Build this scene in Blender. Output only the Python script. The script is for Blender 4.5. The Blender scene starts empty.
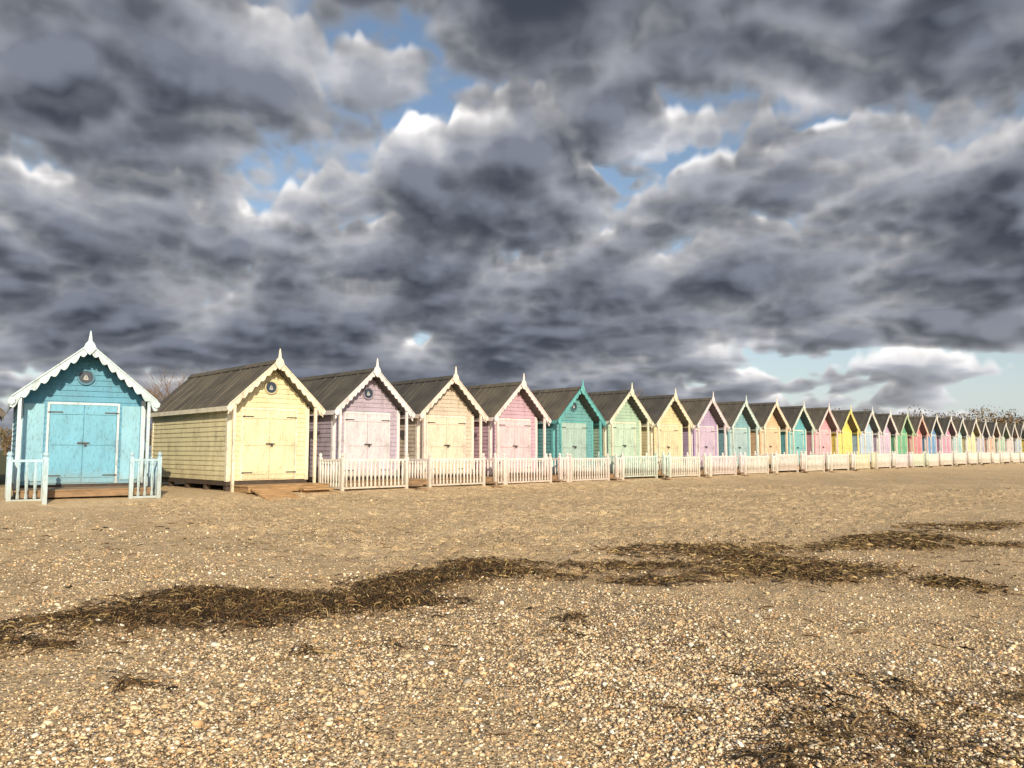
import bpy, math, random
import numpy as np
from mathutils import Vector, Matrix
random.seed(7); rng=np.random.default_rng(7)
scene=bpy.context.scene
COL=scene.collection
F=770.0; PITCH=math.atan(66/F); CH=1.03
D=(0.719,0.695); NN=(0.695,-0.719); P0=(-6.0,19.8)

# ------------------------------------------------------------ materials
def newmat(name):
    m=bpy.data.materials.new(name); m.use_nodes=True
    nt=m.node_tree; b=nt.nodes['Principled BSDF']; return m,nt,b
def nd(nt,t,**k):
    n=nt.nodes.new(t)
    for a,v in k.items(): setattr(n,a,v)
    return n
def setin(n,d):
    for k,v in d.items(): n.inputs[k].default_value=v
    return n
def ramp(nt,fac,stops,interp='LINEAR'):
    r=nd(nt,'ShaderNodeValToRGB'); r.color_ramp.interpolation=interp
    e=r.color_ramp.elements
    while len(e)<len(stops): e.new(0.5)
    for i,(p,c) in enumerate(stops):
        e[i].position=p; e[i].color=(c[0],c[1],c[2],1)
    nt.links.new(fac,r.inputs['Fac']); return r.outputs['Color']
def mixc(nt,mode,f,a,b):
    m=nd(nt,'ShaderNodeMix',data_type='RGBA',blend_type=mode)
    for s,v in ((0,f),(6,a),(7,b)):
        if hasattr(v,'links'): nt.links.new(v,m.inputs[s])
        elif isinstance(v,(int,float)): m.inputs[s].default_value=v
        else: m.inputs[s].default_value=(v[0],v[1],v[2],1)
    return m.outputs[2]
def mth(nt,op,a,b=None,c=None,clamp=False):
    m=nd(nt,'ShaderNodeMath',operation=op); m.use_clamp=clamp
    for i,v in enumerate((a,b,c)):
        if v is None: continue
        if hasattr(v,'links'): nt.links.new(v,m.inputs[i])
        else: m.inputs[i].default_value=v
    return m.outputs[0]
def noise(nt,vec,scale,detail=4,rough=.55,dist=0):
    n=nd(nt,'ShaderNodeTexNoise'); setin(n,{'Scale':scale,'Detail':detail,'Roughness':rough,'Distortion':dist})
    if vec is not None: nt.links.new(vec,n.inputs['Vector'])
    return n.outputs['Fac']
_pc={}
def paint(c,rough=.55):
    key=tuple(round(x,3) for x in c)
    if key in _pc: return _pc[key]
    m,nt,b=newmat('painted_wood')
    tc=nd(nt,'ShaderNodeTexCoord').outputs['Object']
    mp=nd(nt,'ShaderNodeMapping'); mp.inputs['Scale'].default_value=(1,1,.35); nt.links.new(tc,mp.inputs['Vector'])
    n1=noise(nt,mp.outputs['Vector'],3.5,4,.65)
    n2=noise(nt,mp.outputs['Vector'],28,2,.6)
    g=[x*.5+.03 for x in c]
    col=ramp(nt,n1,[(.28,g),(.42,[x*.86 for x in c]),(.6,c),(.8,[min(1,x*1.06) for x in c])])
    spk=ramp(nt,n2,[(.30,(.70,.66,.60)),(.44,(1,1,1))])
    col=mixc(nt,'MULTIPLY',.8,col,spk)
    sp=nd(nt,'ShaderNodeSeparateXYZ'); nt.links.new(tc,sp.inputs[0])
    zz=mth(nt,'ADD',sp.outputs['Z'],mth(nt,'MULTIPLY',n1,.5))
    low=ramp(nt,zz,[(.40,(.45,.45,.45)),(.85,(0,0,0))])
    col=mixc(nt,'MIX',low,col,(.34,.26,.16))
    nt.links.new(col,b.inputs['Base Color'])
    b.inputs['Roughness'].default_value=rough
    _pc[key]=m; return m
def wood(name,c,sc=(2,2,2)):
    m,nt,b=newmat(name)
    tc=nd(nt,'ShaderNodeTexCoord').outputs['Object']
    mp=nd(nt,'ShaderNodeMapping'); mp.inputs['Scale'].default_value=sc; nt.links.new(tc,mp.inputs['Vector'])
    n=noise(nt,mp.outputs['Vector'],3,5,.65,.4)
    nt.links.new(ramp(nt,n,[(.25,[x*.45 for x in c]),(.5,c),(.78,[x*1.35 for x in c])]),b.inputs['Base Color'])
    b.inputs['Roughness'].default_value=.8
    return m
DECK=wood('deck_wood',(.26,.17,.10),(1,9,3))
STEPW=wood('step_wood',(.36,.23,.12),(1,9,3))
DARK=wood('dark_timber',(.07,.05,.04))
def roofmat(c):
    m,nt,b=newmat('roof_felt')
    tc=nd(nt,'ShaderNodeTexCoord').outputs['Object']
    n=noise(nt,tc,1.4,5,.7); n2=noise(nt,tc,70,2,.6)
    mp=nd(nt,'ShaderNodeMapping'); mp.inputs['Scale'].default_value=(.35,3,.35); nt.links.new(tc,mp.inputs['Vector'])
    n3=noise(nt,mp.outputs['Vector'],2,3,.6)
    col=ramp(nt,n,[(.3,[x*.6 for x in c]),(.5,c),(.7,[c[0]*1.25,c[1]*1.22,c[2]*1.1])])
    col=mixc(nt,'MULTIPLY',.7,col,ramp(nt,n3,[(.35,(.55,.55,.55)),(.6,(1.1,1.1,1.1))]))
    nt.links.new(mixc(nt,'MULTIPLY',.5,col,ramp(nt,n2,[(.3,(.6,.6,.6)),(.7,(1.2,1.2,1.2))])),b.inputs['Base Color'])
    b.inputs['Roughness'].default_value=.8
    return m
ROOFS=[roofmat((.125,.113,.095)),roofmat((.10,.093,.082)),roofmat((.088,.084,.078)),roofmat((.13,.117,.096))]
METAL,_nt,_b=newmat('dark_metal'); _b.inputs['Base Color'].default_value=(.05,.05,.055,1); _b.inputs['Roughness'].default_value=.5

# ------------------------------------------------------------ mesh builder
class MB:
    def __init__(s): s.v=[]; s.f=[]
    def face(s,pts):
        i=len(s.v); s.v+=[tuple(p) for p in pts]; s.f.append(list(range(i,i+len(pts))))
    def box(s,x0,x1,y0,y1,z0,z1):
        i=len(s.v)
        s.v+=[(x,y,z) for z in (z0,z1) for y in (y0,y1) for x in (x0,x1)]
        s.f+=[[i+a for a in q] for q in ((0,2,3,1),(4,5,7,6),(0,1,5,4),(2,6,7,3),(0,4,6,2),(1,3,7,5))]
    def strip(s,T,B,y0,y1):
        n=len(T); i=len(s.v)
        for (t,b) in zip(T,B):
            s.v+=[(t[0],y0,t[1]),(b[0],y0,b[1]),(b[0],y1,b[1]),(t[0],y1,t[1])]
        for k in range(n-1):
            a=i+4*k; c=a+4
            for q in range(4):
                r=(q+1)%4
                s.f.append([a+q,a+r,c+r,c+q])
        s.f.append([i,i+1,i+2,i+3]); e=i+4*(n-1); s.f.append([e+3,e+2,e+1,e])
    def poly(s,pts,y0,y1):
        n=len(pts); i=len(s.v)
        s.v+=[(p[0],y0,p[1]) for p in pts]+[(p[0],y1,p[1]) for p in pts]
        s.f.append(list(range(i,i+n))); s.f.append([i+n+k for k in range(n)][::-1])
        for k in range(n):
            j=(k+1)%n; s.f.append([i+k,i+j,i+n+j,i+n+k])
    def beam(s,p,q,w,h):
        p=Vector(p);q=Vector(q);d=(q-p)
        sx=Vector((d.y,-d.x,0)); sx=sx.normalized()*w/2 if sx.length>1e-6 else Vector((w/2,0,0))
        u=Vector((0,0,h/2)); i=len(s.v)
        for c in (p,q):
            for a in (c-sx-u,c+sx-u,c+sx+u,c-sx+u): s.v.append(tuple(a))
        s.f+=[[i,i+1,i+2,i+3],[i+7,i+6,i+5,i+4]]+[[i+k,i+(k+1)%4,i+4+(k+1)%4,i+4+k] for k in range(4)]
    def lathe(s,cx,cy,prof,n=8):
        i=len(s.v)
        for (r,z) in prof:
            for k in range(n):
                a=2*math.pi*(k+.5)/n; s.v.append((cx+r*math.cos(a),cy+r*math.sin(a),z))
        for j in range(len(prof)-1):
            for k in range(n):
                s.f.append([i+j*n+k,i+j*n+(k+1)%n,i+(j+1)*n+(k+1)%n,i+(j+1)*n+k])
        s.f.append([i+(len(prof)-1)*n+k for k in range(n)])
    def obj(s,name,mat,parent=None,mw=None):
        me=bpy.data.meshes.new(name); me.from_pydata(s.v,[],s.f); me.materials.append(mat); me.update()
        o=bpy.data.objects.new(name,me); COL.objects.link(o)
        if parent: o.parent=parent
        if mw: o.location=mw[0]; o.rotation_euler=(0,0,mw[1])
        return o

# ------------------------------------------------------------ terrain
_tab=rng.random((256,256))
def vn(x,y,f,seed=0):
    x=x*f+seed*17.3+1000; y=y*f+seed*31.7+1000
    xi=np.floor(x).astype(int); yi=np.floor(y).astype(int); fx=x-xi; fy=y-yi
    fx=fx*fx*(3-2*fx); fy=fy*fy*(3-2*fy)
    g=lambda a,b:_tab[a%256,b%256]
    return (g(xi,yi)*(1-fx)+g(xi+1,yi)*fx)*(1-fy)+(g(xi,yi+1)*(1-fx)+g(xi+1,yi+1)*fx)*fy
def uof(x,y): return NN[0]*(x-P0[0])+NN[1]*(y-P0[1])
def prof(x,y):
    return np.interp(uof(x,y),[-5,0,.6,2.2,8,18.4,40,300,3000],[0,0,-.04,-.2,-.33,-.5,-1.2,-5,-12])
def px(x,y,h=None):
    Y=1.45*F/(y-450.)
    for _ in range(6):
        X=(x-512)/F*Y; Y=(CH-float(prof(X,Y)))*F/(y-450.)
    return ((x-512)/F*Y,Y)
WEED=[]
def weedline(pts,wid,den,skip=.18):
    w=[px(a,b) for a,b in pts]
    for (a,b) in zip(w[:-1],w[1:]):
        L=math.dist(a,b); n=max(1,int(L/.18))
        for k in range(n):
            if random.random()<skip: continue
            t=(k+random.random())/n
            r=wid*random.uniform(.4,1.3)
            WEED.append((a[0]+(b[0]-a[0])*t+random.gauss(0,wid*.3),a[1]+(b[1]-a[1])*t+random.gauss(0,wid*.6),r*1.3,r*.8,den*random.uniform(.35,1.2)))
weedline([(-60,650),(60,627),(150,611)],.24,.9,.08)
weedline([(-40,630),(60,613),(150,600),(240,594)],.2,.6,.2)
weedline([(150,611),(230,607),(300,608),(385,590)],.26,1.6,.03)
weedline([(200,600),(300,596),(390,585)],.22,1.5,.08)
weedline([(290,600),(395,592)],.24,1.5,.1)
weedline([(385,588),(440,575),(520,568)],.26,1.2,.08)
weedline([(400,603),(450,585)],.2,.7)
weedline([(450,562),(560,560),(680,564)],.26,.55,.15)
weedline([(520,570),(600,572),(700,576),(760,570)],.26,.55,.15)
weedline([(700,556),(780,558),(840,572)],.40,.6,.15)
weedline([(730,564),(810,574)],.30,.9,.15)
weedline([(620,550),(760,546),(860,543)],.32,.35,.25)
weedline([(850,540),(930,540),(1010,545)],.32,.6,.2)
weedline([(900,528),(1000,525)],.35,.35,.3)
weedline([(840,543),(900,532)],.3,.4,.2)
for (a,b,r,dn) in ((930,577,.2,1.0),(950,581,.2,1.1),(985,587,.1,.4),(310,648,.05,1.3),(140,686,.045,1.2),(572,613,.07,1.0),(395,640,.05,.4),
                   (915,546,.25,1.1),(690,705,.05,.5),(560,625,.06,.3),(60,640,.15,.5)):
    X,Y=px(a,b)
    for k in range(4): WEED.append((X+random.gauss(0,r*.6),Y+random.gauss(0,r*.4),r,r*.7,dn*.7))
for k in range(46):
    X,Y=px(random.uniform(760,1060),random.uniform(665,768)); WEED.append((X,Y,.13,.09,random.uniform(.15,.5)))
for (a,b) in ((760,748),(775,752),(790,745),(880,712),(840,722),(905,742)):
    X,Y=px(a,b); WEED.append((X,Y,.09,.06,.8))
WEED=np.array(WEED)
def weedf(x,y,s=1.0):
    o=np.zeros_like(x)
    for (a,b,rx,ry,d) in WEED:
        rx=rx*s; ry=ry*s
        i0,i1=np.searchsorted(GX,[a-rx*2.4,a+rx*2.4]); j0,j1=np.searchsorted(GY,[b-ry*2.4,b+ry*2.4])
        o[j0:j1,i0:i1]+=d*np.exp(-((x[j0:j1,i0:i1]-a)/rx)**2-((y[j0:j1,i0:i1]-b)/ry)**2)
    return o
def axis(lo,hi,step,LO,HI,g=1.16):
    a=list(np.arange(lo,hi+1e-6,step)); s=step; v=a[-1]
    while v<HI: s*=g; v+=s; a.append(v)
    s=step; v=a[0]; pre=[]
    while v>LO: s*=g; v-=s; pre.append(v)
    return np.array(pre[::-1]+a)
GX=axis(-15,24,.055,-3000,3000); GY=axis(2.4,28,.055,-3000,3500)
XX,YY=np.meshgrid(GX,GY)
U=uof(XX,YY)
ZZ=prof(XX,YY)
near=np.exp(-((XX/90)**2+(YY/90)**2))
sandz=np.clip((U-.3)/1.5,0,1)*near
ZZ=ZZ+sandz*((vn(XX,YY,.35,1)-.5)*.10+(vn(XX,YY,1.1,2)-.5)*.06+(vn(XX,YY,2.6,3)-.5)*.04+(vn(XX,YY,6,4)-.5)*.025+(vn(XX,YY,12,6)-.5)*.014)
for k in range(12000):
    uu=random.uniform(.9,12.5)
    t=random.uniform(-4,34)
    x=P0[0]+D[0]*t+NN[0]*uu; y=P0[1]+D[1]*t+NN[1]*uu
    if not(-14.5<x<23.5 and 6.5<y<27.5): continue
    r=random.uniform(.05,.11); dep=random.uniform(.010,.042)*(1 if y>9 else .5)
    i0,i1=np.searchsorted(GX,[x-.4,x+.4]); j0,j1=np.searchsorted(GY,[y-.4,y+.4])
    gx=XX[j0:j1,i0:i1]-x; gy=YY[j0:j1,i0:i1]-y
    an=random.uniform(0,3.14); ca,sa=math.cos(an),math.sin(an)
    q=((gx*ca+gy*sa)/(r*1.5))**2+((-gx*sa+gy*ca)/r)**2
    ZZ[j0:j1,i0:i1]+=-dep*np.exp(-q*1.6)+dep*.45*np.exp(-(np.sqrt(q)-1.35)**2*5)
WD=np.clip(weedf(XX,YY),0,1.8)
DAMP=np.clip(weedf(XX,YY,2.6)*.4,0,1)
ZZ+=WD*.022*(.4+vn(XX,YY,9,9))
def hgt(x,y):
    i=np.clip(np.searchsorted(GX,x)-1,0,len(GX)-2); j=np.clip(np.searchsorted(GY,y)-1,0,len(GY)-2)
    fx=(x-GX[i])/(GX[i+1]-GX[i]); fy=(y-GY[j])/(GY[j+1]-GY[j])
    return (ZZ[j,i]*(1-fx)+ZZ[j,i+1]*fx)*(1-fy)+(ZZ[j+1,i]*(1-fx)+ZZ[j+1,i+1]*fx)*fy
def fastmesh(name,co,faces,mat,smooth=True,attrs=None):
    me=bpy.data.meshes.new(name); nv=len(co); nf,k=faces.shape
    me.vertices.add(nv); me.vertices.foreach_set('co',co.astype(np.float32).ravel())
    me.loops.add(nf*k); me.loops.foreach_set('vertex_index',faces.astype(np.int32).ravel())
    me.polygons.add(nf); me.polygons.foreach_set('loop_start',np.arange(0,nf*k,k,dtype=np.int32))
    me.update(calc_edges=True)
    me.polygons.foreach_set('use_smooth',np.full(nf,smooth))
    for an,(ty,dat) in (attrs or {}).items():
        at=me.attributes.new(an,ty,'POINT')
        at.data.foreach_set('color' if ty=='FLOAT_COLOR' else 'value',dat.astype(np.float32).ravel())
    me.materials.append(mat); me.update()
    o=bpy.data.objects.new(name,me); COL.objects.link(o); return o
def shing(x,y):
    base=np.interp(y+.10*x,[3,5.2,7.2,9.5,13],[.82,.74,.46,.18,.03])
    base=base*np.interp(x/np.maximum(y,.1),[-.62,-.3,.1,.7],[.42,.75,1,1.1])
    n=vn(x,y,.6,21)*.5+vn(x,y,1.7,22)*.35+vn(x,y,5,23)*.15
    return np.clip(base+(n-.5)*1.1,0,1)*np.clip((17-y)/4,0,1)
SH=np.where(YY<17,shing(XX,YY),0)
SH=np.maximum(SH,(.16+.22*vn(XX,YY,1.3,31))*np.clip((U-.4)/1.0,0,1)*np.clip((60-YY)/20,0,1))
gm,nt,b=newmat('beach_sand')
geo=nd(nt,'ShaderNodeNewGeometry').outputs['Position']
aw=nd(nt,'ShaderNodeAttribute',attribute_name='weed').outputs['Fac']
ada=nd(nt,'ShaderNodeAttribute',attribute_name='damp').outputs['Fac']
ash=nd(nt,'ShaderNodeAttribute',attribute_name='shingle').outputs['Fac']
agr=nd(nt,'ShaderNodeAttribute',attribute_name='grass').outputs['Fac']
nL=noise(nt,geo,.5,3,.6); nM=noise(nt,geo,5,4,.65); nS=noise(nt,geo,60,3,.7)
sand=ramp(nt,nM,[(.25,(.53,.385,.22)),(.5,(.72,.555,.345)),(.75,(.79,.64,.42))])
sand=mixc(nt,'MULTIPLY',.7,sand,ramp(nt,nL,[(.3,(.86,.82,.76)),(.65,(1.08,1.06,1.03))]))
sand=mixc(nt,'MULTIPLY',.85,sand,ramp(nt,nS,[(.32,(.40,.35,.30)),(.46,(.95,.95,.95)),(.70,(1.2,1.2,1.22))]))
vo=nd(nt,'ShaderNodeTexVoronoi'); setin(vo,{'Scale':75.0,'Randomness':1.0}); nt.links.new(geo,vo.inputs['Vector'])
vs=nd(nt,'ShaderNodeSeparateColor'); nt.links.new(vo.outputs['Color'],vs.inputs[0])
peb=ramp(nt,vs.outputs[0],[(0,(.20,.155,.11)),(.12,(.42,.30,.18)),(.4,(.62,.47,.29)),(.6,(.50,.39,.26)),(.78,(.72,.60,.42)),(.90,(.86,.82,.73))],'CONSTANT')
pedge=ramp(nt,vo.outputs['Distance'],[(.25,(1,1,1)),(.62,(.42,.36,.30))])
peb=mixc(nt,'MULTIPLY',1,peb,pedge)
sel=mth(nt,'GREATER_THAN',mth(nt,'ADD',ash,mth(nt,'MULTIPLY',vs.outputs[1],.9)),1.0)
col=mixc(nt,'MIX',sel,sand,peb)
dmp=mth(nt,'MULTIPLY',ada,mth(nt,'ADD',mth(nt,'MULTIPLY',nM,1.2),-.05),clamp=True)
col=mixc(nt,'MULTIPLY',dmp,col,(.66,.59,.50))
wn=mth(nt,'MULTIPLY',mth(nt,'ADD',mth(nt,'MULTIPLY',aw,1.2),mth(nt,'MULTIPLY',mth(nt,'SUBTRACT',nS,.5),2.0)),.75,clamp=True)
wm=ramp(nt,wn,[(.35,(0,0,0)),(.9,(.9,.9,.9))])
col=mixc(nt,'MIX',wm,col,mixc(nt,'MIX',nM,(.08,.05,.025),(.20,.13,.06)))
gr=ramp(nt,nM,[(.3,(.05,.065,.025)),(.7,(.14,.14,.06))])
col=mixc(nt,'MIX',agr,col,gr)
nt.links.new(col,b.inputs['Base Color']); b.inputs['Roughness'].default_value=.92
hh=mth(nt,'MULTIPLY',nS,.9)
hh=mth(nt,'ADD',hh,mth(nt,'MULTIPLY',noise(nt,geo,18,3,.7),2.3))
hh=mth(nt,'ADD',hh,mth(nt,'MULTIPLY',mth(nt,'MULTIPLY',mth(nt,'SUBTRACT',.6,vo.outputs['Distance']),1.3),sel))
bp=nd(nt,'ShaderNodeBump'); setin(bp,{'Strength':1.0,'Distance':.024}); nt.links.new(hh,bp.inputs['Height']); nt.links.new(bp.outputs['Normal'],b.inputs['Normal'])
nx,ny=len(GX),len(GY)
idx=np.arange(nx*ny).reshape(ny,nx)
faces=np.stack([idx[:-1,:-1],idx[:-1,1:],idx[1:,1:],idx[1:,:-1]],-1).reshape(-1,4)
co=np.stack([XX,YY,ZZ],-1).reshape(-1,3)
GRS=np.clip((-U-6.5)/2+(vn(XX,YY,.5,5)-.5),0,1)
fastmesh('beach_ground',co,faces,gm,True,{'weed':('FLOAT',WD.ravel()),'damp':('FLOAT',DAMP.ravel()),'shingle':('FLOAT',SH.ravel()),'grass':('FLOAT',GRS.ravel())})

# ------------------------------------------------------------ pebbles
def attrmat(name,rough,spec=.3):
    m,nt,b=newmat(name)
    a=nd(nt,'ShaderNodeAttribute',attribute_name='col')
    nt.links.new(a.outputs['Color'],b.inputs['Base Color'])
    b.inputs['Roughness'].default_value=rough; b.inputs['Specular IOR Level'].default_value=spec
    return m
ph=(1+5**.5)/2
IV=np.array([(-1,ph,0),(1,ph,0),(-1,-ph,0),(1,-ph,0),(0,-1,ph),(0,1,ph),(0,-1,-ph),(0,1,-ph),(ph,0,-1),(ph,0,1),(-ph,0,-1),(-ph,0,1)])/math.hypot(1,ph)
IF=np.array([(0,11,5),(0,5,1),(0,1,7),(0,7,10),(0,10,11),(1,5,9),(5,11,4),(11,10,2),(10,7,6),(7,1,8),(3,9,4),(3,4,2),(3,2,6),(3,6,8),(3,8,9),(4,9,5),(2,4,11),(6,2,10),(8,6,7),(9,8,1)])
N0=340000
yy=2.9*np.exp(rng.random(N0)*math.log(19./2.9)); xx=(rng.random(N0)*2-1)*(.74*yy+.8)
keep=(rng.random(N0)<(shing(xx,yy)**1.5*.85+.05))&(uof(xx,yy)>1.6)
xx,yy=xx[keep],yy[keep]; n=len(xx)
r=np.exp(rng.normal(math.log(.0056),.44,n)); r=np.clip(r,.003,.028)*np.interp(yy,[3,12],[1,1.5])
sc=np.stack([r*rng.uniform(.9,1.5,n),r*rng.uniform(.7,1.05,n),r*rng.uniform(.4,.75,n)],-1)
V=IV[None]*(1+rng.normal(0,.12,(n,12,1)))*sc[:,None,:]
t1=rng.normal(0,.35,n); c,s=np.cos(t1)[:,None],np.sin(t1)[:,None]
V=np.stack([V[...,0]*c-V[...,2]*s,V[...,1],V[...,0]*s+V[...,2]*c],-1)
t2=rng.random(n)*6.283; c,s=np.cos(t2)[:,None],np.sin(t2)[:,None]
V=np.stack([V[...,0]*c-V[...,1]*s,V[...,0]*s+V[...,1]*c,V[...,2]],-1)
V[...,0]+=xx[:,None]; V[...,1]+=yy[:,None]; V[...,2]+=(hgt(xx,yy)+sc[:,2]*.45)[:,None]
pal=np.array([(.64,.48,.29),(.54,.36,.20),(.70,.57,.38),(.46,.35,.24),(.74,.64,.47),(.86,.81,.71),(.38,.34,.29),(.58,.35,.17),(.22,.18,.14),(.67,.53,.34)])
pc=pal[rng.choice(10,n,p=[.18,.13,.17,.10,.12,.10,.06,.05,.02,.07])]*rng.uniform(.8,1.2,(n,1))
C=np.concatenate([np.repeat(pc[:,None],12,1),np.ones((n,12,1))],-1)
FF=(IF[None]+(np.arange(n)*12)[:,None,None]).reshape(-1,3)
fastmesh('shingle_pebbles',V.reshape(-1,3),FF,attrmat('pebble_stone',.6,.35),True,{'col':('FLOAT_COLOR',C.reshape(-1,4))})

# ------------------------------------------------------------ seaweed strands
xs=[];ys=[];ds=[]
for (a,b_,rx,ry,d) in WEED:
    k=int(1900*rx*ry*d*3.1)+4
    xs.append(rng.normal(a,rx*.66,k)); ys.append(rng.normal(b_,ry*.66,k)); ds.append(np.full(k,d))
k=1500; yq=4+rng.random(k)*10; xs.append((rng.random(k)*2-1)*.7*yq); ys.append(yq); ds.append(np.full(k,.2))
xs=np.concatenate(xs);ys=np.concatenate(ys);ds=np.concatenate(ds);n=len(xs);K=6
h=rng.random(n)*6.283; L=rng.uniform(.04,.22,n); w=rng.uniform(.001,.0032,n)*np.interp(ys,[4,12],[1,1.6])
bend=rng.normal(0,.55,(n,K)).cumsum(1)+h[:,None]
X=xs[:,None]+(np.cos(bend)*L[:,None]/K).cumsum(1); Y=ys[:,None]+(np.sin(bend)*L[:,None]/K).cumsum(1)
lift=rng.random(n)[:,None]*.05*np.clip(ds,0.15,1.5)[:,None]
Z=hgt(X,Y)+.004+lift*np.abs(np.sin(np.linspace(.3,2.9,K)[None]+rng.normal(0,.5,(n,1))))+rng.random((n,K))*.006
ox=-np.sin(bend)*w[:,None]; oy=np.cos(bend)*w[:,None]; oz=rng.normal(0,1,(n,1))*w[:,None]
A=np.stack([X-ox,Y-oy,Z-oz],-1); B=np.stack([X+ox,Y+oy,Z+oz],-1)
V=np.stack([A,B],2).reshape(-1,3)
q=[[2*k,2*k+1,2*k+3,2*k+2] for k in range(K-1)]
FF=(np.array(q)[None]+(np.arange(n)*2*K)[:,None,None]).reshape(-1,4)
pal=np.array([(.045,.03,.018),(.09,.055,.027),(.20,.135,.065),(.38,.28,.13),(.022,.018,.012),(.15,.085,.04)])
dark=rng.choice(6,n,p=[.26,.24,.14,.09,.15,.12]); tan=rng.choice(6,n,p=[.15,.20,.27,.22,.06,.10])
pc=pal[np.where(rng.random(n)<np.clip((xs-.8)/2,0,1)*.8,tan,dark)]*rng.uniform(.8,1.2,(n,1))
C=np.concatenate([np.repeat(pc[:,None],2*K,1),np.ones((n,2*K,1))],-1)
fastmesh('seaweed',V,FF,attrmat('dried_seaweed',.7,.3),False,{'col':('FLOAT_COLOR',C.reshape(-1,4))})

# ------------------------------------------------------------ huts
def clap(mb,P,s0,s1,z0,z1,h=.125):
    z=z0
    while z<z1-1e-4:
        t=min(z+h,z1)
        mb.face([P(s0(z),z,.026),P(s1(z),z,.026),P(s1(t),t,.004),P(s0(t),t,.004)])
        mb.face([P(s0(z),z,.026),P(s1(z),z,.026),P(s1(z),z,0),P(s0(z),z,0)])
        z=t
def fence_obj(segs,loc,ang,mat,zt,zb,zfun,sp=.125,pw=.028):
    m=MB(); ends=set()
    for (a,b_) in segs:
        L=math.dist(a,b_); ux,uy=(b_[0]-a[0])/L,(b_[1]-a[1])/L
        m.beam((a[0],a[1],zt-.03),(b_[0],b_[1],zt-.03),.06,.05)
        m.beam((a[0],a[1],zb+.06),(b_[0],b_[1],zb+.06),.045,.05)
        n=max(2,int(L/sp))
        for k in range(1,n):
            t=L*k/n; j=random.uniform(-.006,.006)
            m.lathe(a[0]+ux*t+j,a[1]+uy*t,[(pw*1.2,zb+.09),(pw*1.2,zb+.16),(pw*.8,zb+.2),(pw*1.35,(zt+zb)/2),(pw*.8,zt-.15),(pw*1.2,zt-.12),(pw*1.2,zt-.05)],6)
        ends.add(a); ends.add(b_)
    for e in sorted(ends):
        g=zfun(*e)
        m.box(e[0]-.042,e[0]+.042,e[1]-.042,e[1]+.042,g-.15,zt+.03)
        m.lathe(e[0],e[1],[(.05,zt+.03),(.05,zt+.045),(.022,zt+.055),(.048,zt+.09),(.048,zt+.115),(.012,zt+.155)],8)
    return m.obj('balustrade_fence',mat,None,(loc,ang))
def localz(loc,ang):
    c,s=math.cos(ang),math.sin(ang)
    return lambda x,y: float(hgt(np.array([loc[0]+c*x-s*y]),np.array([loc[1]+s*x+c*y]))[0])-loc[2]
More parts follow.
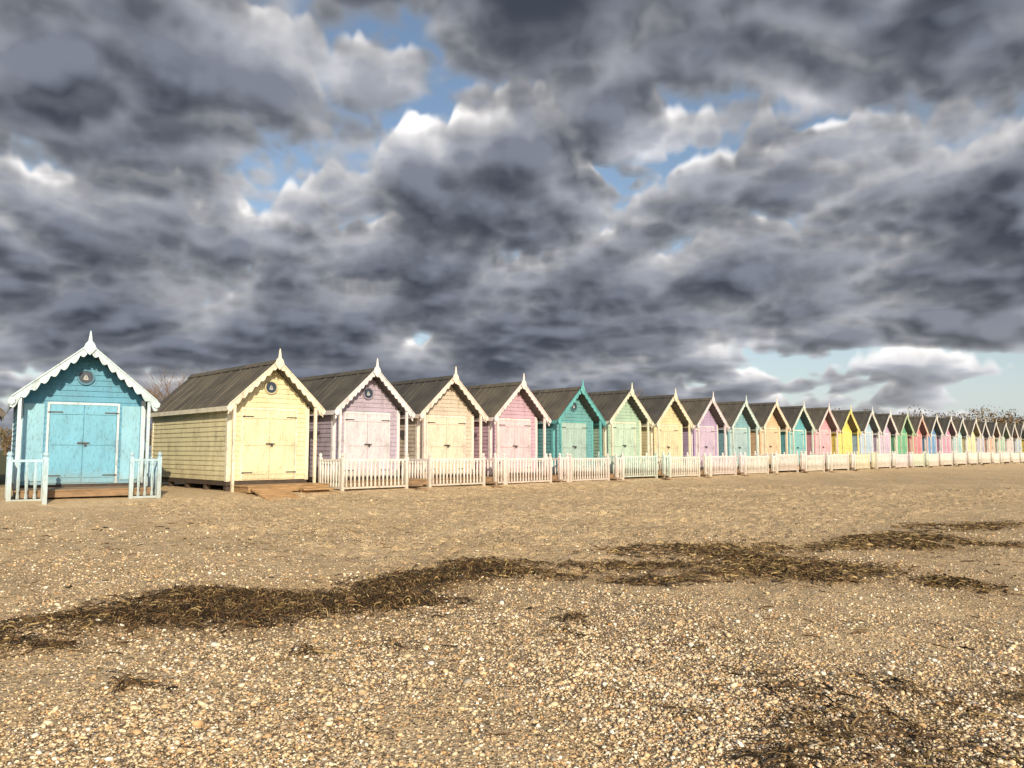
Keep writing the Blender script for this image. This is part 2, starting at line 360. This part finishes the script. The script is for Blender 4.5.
def hut(loc,ang,body,trim,door,roof,w=1.1,sw=1.27,ze=2.12,zp=3.32,L=5.2,ov=.42,scal=.17,sd=.07,zf=.26,lit_panel=None,port=False,detail=True,posts=True,dw=.72):
    e=bpy.data.objects.new('beach_hut',None); COL.objects.link(e); e.location=loc; e.rotation_euler=(0,0,ang)
    gz=localz(loc,ang)
    B,T,Dm=paint(body),paint(trim),paint(door)
    sl=(zp-ze)/sw
    zr=lambda x: zp-sl*abs(x)-.06
    zt=zr(w)
    m=MB()
    clap(m,lambda s,z,o:(s,-o,z),lambda z:-min(w,(zp-.06-z)/sl),lambda z:min(w,(zp-.06-z)/sl),zf,zp-.10)
    clap(m,lambda s,z,o:(s,L+o,z),lambda z:-min(w,(zp-.06-z)/sl),lambda z:min(w,(zp-.06-z)/sl),zf,zp-.10,.25)
    for sg in (-1,1):
        clap(m,lambda s,z,o:(sg*(w+o),s,z),lambda z:0,lambda z:L,zf,zt)
    m.poly([(-w+.01,zf+.01),(w-.01,zf+.01),(w-.01,zt-.02),(0,zp-.12),(-w+.01,zt-.02)],.01,L-.01)
    m.obj('walls',B,e)
    m=MB()
    for sx in (-1,1):
        a,b_=sorted((sx*(w+.032),sx*(w-.06)))
        m.box(a,b_,-.036,.06,zf-.02,zt-.02)
        m.box(a,b_,L-.06,L+.03,zf-.02,zt-.02)
    zd0,zd1=zf+.03,min(ze-.06,2.06)
    m.box(-dw-.05,-dw,-.05,-.001,zf,zd1+.05); m.box(dw,dw+.05,-.05,-.001,zf,zd1+.05)
    m.box(-dw,dw,-.052,-.001,zd1,zd1+.055)
    m.obj('trim_boards',T,e)
    m=MB(); n=5; pwid=(dw-.01)/n
    for sx in (-1,1):
        for k in range(n):
            a=sx*(.008+k*pwid); b_=sx*(.008+(k+1)*pwid-.008); a,b_=sorted((a,b_))
            m.box(a,b_,-.042,-.002,zd0,zd1-.005)
        a,b_=sorted((sx*.012,sx*(dw-.01)))
        m.box(a+.02,b_-.02,-.036,-.03,zd0+.01,zd1-.012)
        for zz in (zd0+.12,(zd0+zd1)/2-.03,zd1-.22): m.box(a+.02,b_-.02,-.062,-.04,zz,zz+.1)
    m.obj('double_doors',Dm,e)
    if detail:
        m=MB()
        for sx in (-1,1):
            for zz in (zd0+.15,zd1-.19):
                a,b_=sorted((sx*(dw+.03),sx*(dw-.26))); m.box(a,b_,-.070,-.055,zz,zz+.028)
        m.box(-.12,.12,-.085,-.063,(zd0+zd1)/2,(zd0+zd1)/2+.03); m.box(.02,.07,-.10,-.07,(zd0+zd1)/2-.05,(zd0+zd1)/2+.01)
        m.obj('hinges_and_lock',METAL,e)
    if lit_panel:
        m=MB()
        for sx in (-1,1):
            a,b_=sorted((sx*(dw+.10),sx*(w-.08)))
            m.box(a,b_,-.045,-.002,zf+.08,zd1)
        m.obj('side_panels',paint(lit_panel),e)  # lighter panel colour stands in for sunlight on the porch side wall
    m=MB()
    m.box(-w-.01,w+.01,.0,L-.002,zf-.12,zf-.004)
    for yy_ in np.linspace(.12,L-.12,5):
        for xx_ in (-w+.08,0,w-.08):
            m.box(xx_-.07,xx_+.07,yy_-.07,yy_+.07,gz(xx_,yy_)-.2,zf-.121)
    m.box(-w+.2,w-.2,.2,.25,-.3,zf-.122)
    m.obj('floor_and_piles',DARK,e)
    m=MB(); Tt=[(-sw,ze),(0,zp),(sw,ze)]
    m.strip(Tt,[(x,z-.05) for x,z in Tt],-ov,L+.12)
    yb=-ov+.1
    while yb<L:
        m.strip([(-sw+.003,ze+.028),(0,zp+.028),(sw-.003,ze+.028)],[(-sw+.003,ze+.002),(0,zp+.002),(sw-.003,ze+.002)],yb,yb+.045); yb+=.62
    m.strip([(-.11,zp-.11*sl+.05),(0,zp+.055),(.11,zp-.11*sl+.05)],[(-.11,zp-.11*sl+.03),(0,zp+.03),(.11,zp-.11*sl+.03)],-ov+.02,L+.1)
    m.obj('roof',roof,e)
    m=MB(); N=96
    def edge(x):
        t=abs(x)/sw; d=.13+sd*abs(math.sin(math.pi*abs(x)*math.hypot(1,sl)/scal))
        if t>.93: d+=.07*math.sin((t-.93)/.07*math.pi/2)
        return d
    xs_=[-sw-.04+ (2*sw+.08)*k/N for k in range(N+1)]
    Ts=[(x,zp-sl*abs(x)+.045) for x in xs_]; Bs=[(x,zp-sl*abs(x)+.045-edge(x)) for x in xs_]
    m.strip(Ts,Bs,-ov-.035,-ov-.003)
    m.obj('bargeboards',T,e)
    m=MB()
    m.strip([(x*1.02,z+.05+.0) for x,z in Tt],[(x*1.02,z+.015) for x,z in Tt],-ov-.06,-ov-.036)
    m.poly([(-.13,zp-.08),(-.09,zp+.03),(-.04,zp+.09),(-.03,zp+.19),(-.010,zp+.32),(.010,zp+.32),(.03,zp+.19),(.04,zp+.09),(.09,zp+.03),(.13,zp-.08),(.05,zp-.18),(0,zp-.23),(-.05,zp-.18)],-ov-.082,-ov-.062)
    for sx in (-1,1):
        m.poly([(sx*(sw-.05),ze-.02),(sx*(sw+.03),ze+.03),(sx*(sw+.09),ze-.04),(sx*(sw+.07),ze-.11),(sx*(sw+.01),ze-.15),(sx*(sw-.05),ze-.10)],-ov-.08,-ov-.062)
        a,b_=sorted((sx*(sw+.002),sx*(sw+.024))); m.box(a,b_,-ov+.004,L+.1,ze-.12,ze-.004)
    m.obj('finial_and_fascia',T,e)
    if posts:
        m=MB()
        for sx in (-1,1):
            X_=sx*(w+.02)
            m.box(X_-.032,X_+.032,-ov-.0,-ov+.064,gz(X_,-ov)-.1,zr(w+.02)-.0)
        m.obj('porch_posts',T,e)
    if port:
        m=MB(); cz=(zp+ze)/2-.06; R=.145
        m.poly([(R*math.cos(a),cz+R*math.sin(a)) for a in np.linspace(0,6.283,29)[:-1]],-.055,-.01)
        m.obj('round_plaque',paint((.03,.05,.09)),e)
        m=MB()
        for k in range(28):
            a,b_=k*6.2832/28,(k+1)*6.2832/28
            m.poly([(R*math.cos(a),cz+R*math.sin(a)),(R*math.cos(b_),cz+R*math.sin(b_)),(R*1.25*math.cos(b_),cz+R*1.25*math.sin(b_)),(R*1.25*math.cos(a),cz+R*1.25*math.sin(a))],-.068,-.02)
        m.obj('plaque_ring',paint([x*.7 for x in body]),e)
        m=MB(); m.poly([(-.06,cz-.03),(.065,cz-.03),(.04,cz-.06),(-.04,cz-.06)],-.062,-.05)
        m.poly([(-.005,cz-.02),(-.005,cz+.07),(-.045,cz-.02)],-.062,-.05); m.poly([(.01,cz-.02),(.01,cz+.06),(.045,cz-.02)],-.062,-.05)
        m.obj('boat_motif',paint((.5,.52,.54)),e)
    return e
def deck(e,x0,x1,y0,y1,zt,gz,mat=DECK):
    m=MB(); y=y0
    while y<y1-.02:
        m.box(x0+random.uniform(-.01,.01),x1+random.uniform(-.01,.01),y,min(y+.115,y1),zt-.03,zt+random.uniform(-.003,.003)); y+=.122
    m.box(x0+.03,x1-.03,y0+.02,y0+.06,zt-.16,zt-.031)
    m.box(x0+.03,x0+.08,y0+.061,y1-.02,zt-.16,zt-.031); m.box(x1-.08,x1-.03,y0+.061,y1-.02,zt-.16,zt-.031)
    m.obj('deck',mat,e)
    m=MB()
    for x in np.linspace(x0+.15,x1-.15,4):
        m.box(x-.05,x+.05,y0+.1,y0+.2,gz(x,y0)-.2,zt-.032)
    m.box(x0+.1,x1-.1,y0+.5,y0+.53,-.5,zt-.032)
    m.obj('deck_posts',DARK,e)

AN=math.radians(44.0); BK=.46
def at(n): return (P0[0]+D[0]*2.97*n-NN[0]*BK, P0[1]+D[1]*2.97*n-NN[1]*BK)
# blue hut
a1=math.radians(34)
l1=(-9.84,17.7,0)
gz1=localz(l1,a1)
e=hut(l1,a1,(.075,.30,.48),(.50,.64,.74),(.15,.42,.61),ROOFS[1],w=1.25,sw=1.41,ze=2.14,zp=3.38,L=4.6,ov=.6,scal=.24,sd=.10,lit_panel=(.24,.50,.67),port=True,dw=.68)
deck(e,-1.30,1.30,-1.35,-.08,.20,gz1)
BF=paint((.42,.62,.76))
fence_obj([((-1.40,-.1),(-1.40,-1.45)),((-1.40,-1.45),(-.80,-1.45)),((-.80,-1.45),(-.80,-2.0))],l1,a1,BF,.84,-.06,gz1)
fence_obj([((1.40,-.1),(1.40,-1.45)),((1.40,-1.45),(.84,-1.45))],l1,a1,BF,.84,-.06,gz1)
WH=(.77,.76,.75)
cols=[ # body, trim, door, fence
 ((.75,.69,.46),(.79,.75,.63),(.75,.69,.49),None),
 ((.42,.37,.48),(.73,.72,.78),(.63,.59,.67),WH),
 ((.57,.50,.43),(.79,.70,.65),(.70,.63,.53),(.78,.73,.73)),
 ((.53,.37,.48),(.79,.70,.72),(.66,.53,.60),(.78,.70,.73)),
 ((.14,.35,.39),(.13,.42,.45),(.37,.51,.50),(.77,.72,.73)),
 ((.36,.52,.43),(.74,.72,.60),(.46,.60,.52),(.57,.72,.72)),
 ((.66,.59,.39),(.77,.71,.57),(.66,.59,.42),WH),
 ((.41,.33,.52),(.73,.65,.70),(.53,.44,.60),(.77,.71,.77)),
 ((.21,.40,.48),(.58,.70,.68),(.36,.50,.55),WH),
 ((.67,.47,.32),(.77,.69,.57),(.65,.51,.37),(.77,.72,.74)),
 ((.14,.42,.51),(.67,.72,.65),(.22,.49,.54),WH),
 ((.71,.36,.45),(.77,.64,.65),(.69,.43,.51),WH),
 ((.77,.63,.16),(.79,.72,.31),(.77,.66,.22),(.77,.76,.63)),
 ((.38,.54,.72),WH,(.43,.56,.72),WH),
 ((.52,.41,.63),WH,(.56,.47,.65),(.76,.71,.77)),
 ((.13,.42,.28),(.56,.67,.48),(.16,.44,.30),(.66,.76,.68)),
 ((.64,.21,.27),(.76,.60,.54),(.64,.24,.30),WH),
 ((.14,.30,.57),WH,(.16,.33,.59),WH),
 ((.58,.27,.48),WH,(.58,.32,.48),WH),
 ((.30,.57,.66),WH,(.30,.57,.64),WH),
 ((.73,.67,.37),WH,(.73,.66,.40),WH),
 ((.34,.38,.60),WH,(.37,.40,.60),WH),
 ((.63,.39,.29),WH,(.63,.41,.31),WH),
 ((.29,.51,.40),WH,(.32,.53,.42),WH),
 ((.69,.50,.57),WH,(.69,.52,.58),WH),
 ((.25,.44,.62),WH,(.28,.46,.62),WH),
]
while len(cols)<36: cols.append(cols[12+len(cols)%13])
for n_,(bd,tr,dr,fc) in enumerate(cols):
    x,y=at(n_); jz=random.uniform(-.04,.04) if n_>1 else 0
    ja=math.radians(random.uniform(-1.2,1.2)) if n_>1 else 0
    loc=(x+random.uniform(-.05,.05),y+random.uniform(-.05,.05),jz); an=AN+ja; g=localz(loc,an)
    h=hut(loc,an,bd,tr,dr,ROOFS[n_%4],port=(n_ in (0,1,4)),detail=n_<12,posts=True,scal=.17 if n_%2 else .22)
    if n_==0:
        deck(h,-1.0,1.25,-.98,-.07,.16,g,STEPW)
        m=MB()
        for k in range(8):
            y0=-1.02-.13*k; z0=.10-.035*k
            m.box(-.95,-.05,y0-.12,y0,z0-.045,z0)
        m.box(-.9,-.86,-2.04,-1.02,-.35,-.17); m.box(-.14,-.1,-2.04,-1.02,-.35,-.17)
        m.obj('wooden_ramp',STEPW,None,(loc,an))
        m=MB()
        for k in range(3):
            y0=-1.0-.26*k; z0=.06-.09*k
            m.box(.35,1.2,y0-.25,y0,z0-.04,z0); m.box(.37,1.18,y0-.06,y0-.03,z0-.3,z0-.041)
        m.obj('wooden_steps',STEPW,None,(loc,an))
    else:
        deck(h,-1.42,1.42,-1.1,-.07,.2,g)
        segs=[((-1.5,-.05),(-1.5,-1.17)),((-1.5,-1.17),(.56,-1.17))]
        if n_>1: segs.append(((1.04,-1.17),(1.42,-1.17)))
        fence_obj(segs,loc,an,paint(fc),.79,-.03,g,sp=.125)
        m=MB()
        for k in range(2):
            y0=-1.13-.25*k; m.box(.61,.99,y0-.24,y0,.06-.11*k-.04,.06-.11*k)
        m.box(.65,.95,-1.5,-1.2,-.4,-.1)
        m.obj('wooden_steps',DECK,None,(loc,an))
hut((-16.1,21.6,0),math.radians(34),(.30,.26,.22),(.10,.09,.08),(.3,.25,.2),ROOFS[2],w=1.25,sw=1.5,L=4.5)

# ------------------------------------------------------------ trees
def bare_tree(loc,H,seed,mat,name='bare_tree'):
    R=random.Random(seed); vs=[];fs=[]
    def seg(p,q,r0,r1):
        d=(q-p).normalized(); a=d.orthogonal().normalized(); b2=d.cross(a); i=len(vs)
        for c,r in ((p,r0),(q,r1)):
            for k in range(4):
                t=k*math.pi/2; vs.append(tuple(c+a*math.cos(t)*r+b2*math.sin(t)*r))
        for k in range(4): fs.append([i+k,i+(k+1)%4,i+4+(k+1)%4,i+4+k])
    def grow(p,d,L,r,lv):
        for k in range(3):
            q=p+d*L/3; seg(p,q,r,r*.85); r*=.85; p=q
            d=(d+Vector((R.gauss(0,.13),R.gauss(0,.13),R.gauss(.04,.08)))).normalized()
            if lv>0 and k>0:
                for _ in range(2):
                    ax=Vector((R.gauss(0,1),R.gauss(0,1),R.gauss(.2,.5))).normalized()
                    grow(p,(d*.75+ax*.75).normalized(),L*R.uniform(.55,.75),r*.6,lv-1)
        if lv>0: grow(p,d,L*.7,r*.8,lv-1)
    grow(Vector((0,0,-.2)),Vector((0,0,1)),H*.34,H*.022,4)
    k=H/max(v[2] for v in vs)
    vs=[(a*k,b2*k,c*k) for a,b2,c in vs]
    me=bpy.data.meshes.new(name); me.from_pydata(vs,[],fs); me.materials.append(mat)
    o=bpy.data.objects.new(name,me); COL.objects.link(o); o.location=loc
BARK=wood('bark',(.22,.15,.10))
bare_tree((-18.2,41,0),5.6,1,BARK); bare_tree((-19.6,44,0),5.4,2,BARK); bare_tree((-17.4,43,0),5.5,3,BARK)
bare_tree((9.6,58,0),6.2,4,BARK); bare_tree((11.6,60,0),5.8,6,BARK)
def tree_line():
    P=[];C=[]
    for k in range(230):
        if k<150:
            t=k/150; X0=20+t*150+random.gauss(0,4); Y0=150+t*45+random.gauss(0,6); Hh=random.uniform(6.5,9.0)*(1+.40*t)
        else:
            t=(k-150)/80; X0=-190+t*210+random.gauss(0,4); Y0=170+random.gauss(0,8); Hh=random.uniform(4,7.5)
        n=420
        lob=[(random.gauss(0,Hh*.16),random.gauss(0,Hh*.16),random.uniform(.35,.85)*Hh,random.uniform(.14,.26)*Hh) for _ in range(7)]
        base=np.array(random.choice([(.19,.14,.085),(.15,.12,.075),(.22,.16,.09),(.12,.115,.065),(.17,.125,.08)]))
        for _ in range(n):
            l=random.choice(lob); v=Vector((random.gauss(0,1),random.gauss(0,1),random.gauss(0,1))).normalized()*l[3]*random.uniform(.5,1.1)
            c=np.array([X0+l[0]+v.x,Y0+l[1]+v.y,max(.3,l[2]+v.z)])
            q=rng.normal(0,.17,(3,3)); P.append(c+q); C.append(base*random.uniform(.6,1.4))
        for s_ in (-1,1):
            P.append(np.array([(X0-.2,Y0+.1*s_,0),(X0+.2,Y0,0),(X0,Y0,Hh*.8)])); C.append(base*.7)
    P=np.array(P); n=len(P); C=np.array(C)
    C=np.concatenate([np.repeat(C[:,None],3,1),np.ones((n,3,1))],-1)
    fastmesh('distant_trees',P.reshape(-1,3),np.arange(3*n).reshape(-1,3),attrmat('winter_foliage',.9,.1),False,{'col':('FLOAT_COLOR',C.reshape(-1,4))})
tree_line()

# ------------------------------------------------------------ light
el=math.radians(22); hs=Vector((.34,-.94,0)).normalized()
ts=Vector((hs.x*math.cos(el),hs.y*math.cos(el),math.sin(el)))
sl=bpy.data.lights.new('sun','SUN'); sl.energy=5.0; sl.angle=math.radians(.53); sl.color=(1,.84,.59)
so=bpy.data.objects.new('sun',sl); COL.objects.link(so); so.rotation_euler=ts.to_track_quat('Z','Y').to_euler()
def dirpx(x,y):
    v=Vector(((x-512)/F,1,(384-y)/F)); v.rotate(Matrix.Rotation(PITCH,3,'X')); return v.normalized()
def build_sky():
    S=2048; TS=9.0
    r2=np.random.default_rng(57)
    kx=np.fft.fftfreq(S)[:,None]*S/TS; ky=np.fft.rfftfreq(S)[None]*S/TS
    kk=np.sqrt(kx**2+ky**2); kk[0,0]=1e-6
    def field(lo,hi,beta):
        sp=np.fft.rfft2(r2.normal(size=(S,S)).astype(np.float32))
        amp=kk**(-beta)*np.exp(-(lo/kk)**4)*np.exp(-(kk/hi)**2); amp[0,0]=0
        g=np.fft.irfft2(sp*amp,s=(S,S)); return (g/g.std()).astype(np.float32)
    def puff(lo,hi,beta=1.0,s=.12):
        return (np.sqrt(field(lo,hi,beta)**2+s)*1.3).astype(np.float32)
    big=field(.25,1.0,1.2)
    g=field(1.0,120,2.0)
    b1=puff(.65,1.7); b2=puff(1.7,4.2); b3=puff(4.5,11); b4=puff(12,32,1.2,.05)
    T=.09*big+.24*g+.42*b1+.33*b2+.16*b3+.06*b4
    T=(T-T.mean())/T.std()
    ft=np.fft.rfft2(T)
    mips=[T]+[np.fft.irfft2(ft*np.exp(-(kk/c)**2),s=(S,S)).astype(np.float32) for c in (30,12)]
    def smp(A,x,y):
        x=(x/TS)%1*S; y=(y/TS)%1*S
        xi=x.astype(np.int32); yi=y.astype(np.int32); fx=x-xi; fy=y-yi; xj=(xi+1)%S; yj=(yi+1)%S; xi%=S; yi%=S
        return (A[yi,xi]*(1-fx)+A[yi,xj]*fx)*(1-fy)+(A[yj,xi]*(1-fx)+A[yj,xj]*fx)*fy
    def ax(lo,hi,st,LO,HI):
        return np.concatenate([np.arange(LO,lo,1.5),np.arange(lo,hi,st),np.arange(hi,HI,1.5)])
    az=np.radians(ax(-41,41,.075,-118,118)); ev=np.radians(np.concatenate([[-1.6,-.8],np.arange(0,36,.075),np.arange(36,84,1.5)]))
    A,E=np.meshgrid(az,ev)
    dx=np.sin(A)*np.cos(E); dy=np.cos(A)*np.cos(E); dz=np.sin(E)
    z=np.maximum(dz,0)+.21
    ux,uy=dx/z,dy/z
    dist=np.sqrt(ux**2+uy**2)
    m1=np.clip((dist-2.2)/1.3,0,1); m2=np.clip((dist-3.8)/2.0,0,1)
    bias=np.zeros_like(dx)
    for (x,y,rx,ry,a) in ((640,155,50,16,-1.3),(800,112,36,18,-1.3),(330,66,24,26,-.6),(590,190,130,40,-.35),(900,110,150,60,-.25),
                  (990,368,130,36,-1.9),(800,366,110,20,-1.5),(735,352,40,14,-1.1),(960,405,150,28,-1.3),(15,372,70,22,-1.2),(900,340,60,16,-.8),
                  (390,90,60,40,.15),(690,235,60,25,.3),(920,95,50,30,.3),(250,10,60,25,.3),(300,160,60,40,.2),
                  (450,330,300,60,.5),(760,280,200,45,.4),(120,300,150,50,.4),(340,400,120,25,.8)):
        c=dirpx(x,y); ca=math.atan2(c.x,c.y); ce=math.asin(c.z)
        bias+=a*np.exp(-((A-ca)*F/rx)**2-((E-ce)*F/ry)**2)
    def Tat(h,ox=0,oy=0):
        x=ux*h+ox+4.3; y=uy*h+oy+2.2
        a=smp(mips[0],x,y); b=smp(mips[1],x,y); c=smp(mips[2],x,y)
        a=a*(1-m1)+b*m1; a=a*(1-m2)+c*m2
        a=np.where(a<-1.1,-1.1+(a+1.1)*.6,a)
        return a+bias
    K=26; acc=np.zeros(dx.shape+(3,)); tr=np.ones_like(dx)
    THR=-1.72
    cdark=np.array((.086,.103,.140)); cmid=np.array((.215,.235,.285)); cthin=np.array((.55,.56,.59)); csun=np.array((.98,.92,.86))
    sx,sy=.36,-.93
    for j in range(K):
        t=j/(K-1); h=1+.15*t
        T_=Tat(h)
        th=T_-THR-3.0*t
        a=np.clip(th*1.3,0,1); a=a*a*(3-2*a)*.6
        Ts=Tat(h,sx*.12,sy*.12)
        lit=np.clip(.5+(T_-Ts)*.55,0,1.5)
        thick=np.clip(th/2.9,0,1)
        base=cthin+(cmid-cthin)*np.clip(thick*2.4,0,1)[...,None]
        base=base+(cdark-base)*np.clip((thick-.38)*1.9,0,1)[...,None]
        w_=(lit*(.18+.85*t**.55))*np.exp(-thick*(1.6-1.3*t))
        col=base*(.64+.72*lit)[...,None]+(csun-base)*np.clip(w_,0,1)[...,None]
        acc+=(tr*a)[...,None]*col; tr*=1-a
    al=1-tr
    col=acc/np.maximum(al,1e-3)[...,None]
    al=np.clip(al*1.05,0,1)
    hz=np.exp(-np.maximum(dz,0)/.055)[...,None]*(.5+.25*np.clip((np.degrees(A)-12)/18,0,1))[...,None]
    hc=np.array((.20,.22,.26))+(np.array((.76,.75,.73))-np.array((.20,.22,.26)))*np.clip((np.degrees(A)-8)/18,0,1)[...,None]
    col=col*(1-hz)+hc*hz
    low=np.exp(-np.maximum(dz,0)/.12)
    va=(.85*low)*(1-al)
    veil=np.array((.64,.70,.77))
    col=(col*al[...,None]+veil*va[...,None])/np.maximum(al+va,1e-3)[...,None]
    al=al+va
    R=2600.
    ny,nx=A.shape; idx=np.arange(nx*ny).reshape(ny,nx)
    faces=np.stack([idx[:-1,:-1],idx[:-1,1:],idx[1:,1:],idx[1:,:-1]],-1).reshape(-1,4)
    m=bpy.data.materials.new('cloud_sky'); m.use_nodes=True; nt=m.node_tree; nt.nodes.clear()
    at=nd(nt,'ShaderNodeAttribute',attribute_name='cloud'); aa=nd(nt,'ShaderNodeAttribute',attribute_name='cover')
    em=nd(nt,'ShaderNodeEmission'); nt.links.new(at.outputs['Color'],em.inputs['Color'])
    tp=nd(nt,'ShaderNodeBsdfTransparent'); mx=nd(nt,'ShaderNodeMixShader'); out=nd(nt,'ShaderNodeOutputMaterial')
    nt.links.new(aa.outputs['Fac'],mx.inputs[0]); nt.links.new(tp.outputs[0],mx.inputs[1]); nt.links.new(em.outputs[0],mx.inputs[2]); nt.links.new(mx.outputs[0],out.inputs['Surface'])
    m.cycles.emission_sampling='NONE'
    fastmesh('sky',np.stack([dx*R,dy*R,dz*R],-1).reshape(-1,3),faces,m,True,{'cloud':('FLOAT_COLOR',np.concatenate([col,np.ones(dx.shape+(1,))],-1)),'cover':('FLOAT',al)})
build_sky()
w=bpy.data.worlds.new('World'); scene.world=w; w.use_nodes=True
nt=w.node_tree; bg=nt.nodes['Background']; bg.inputs['Strength'].default_value=.13
sky=nd(nt,'ShaderNodeTexSky',sky_type='NISHITA'); sky.sun_disc=False; sky.sun_elevation=el; sky.sun_rotation=math.atan2(hs.x,hs.y)
nt.links.new(sky.outputs[0],bg.inputs['Color'])

# ------------------------------------------------------------ camera
cam=bpy.data.cameras.new('camera'); cam.sensor_width=36; cam.lens=F*36/1024; cam.clip_end=6000; cam.clip_start=.05
c=bpy.data.objects.new('camera',cam); COL.objects.link(c); c.location=(0,0,CH); c.rotation_euler=(math.radians(90)+PITCH,0,0)
scene.camera=c
scene.view_settings.view_transform='Standard'; scene.view_settings.look='None'; scene.view_settings.exposure=0
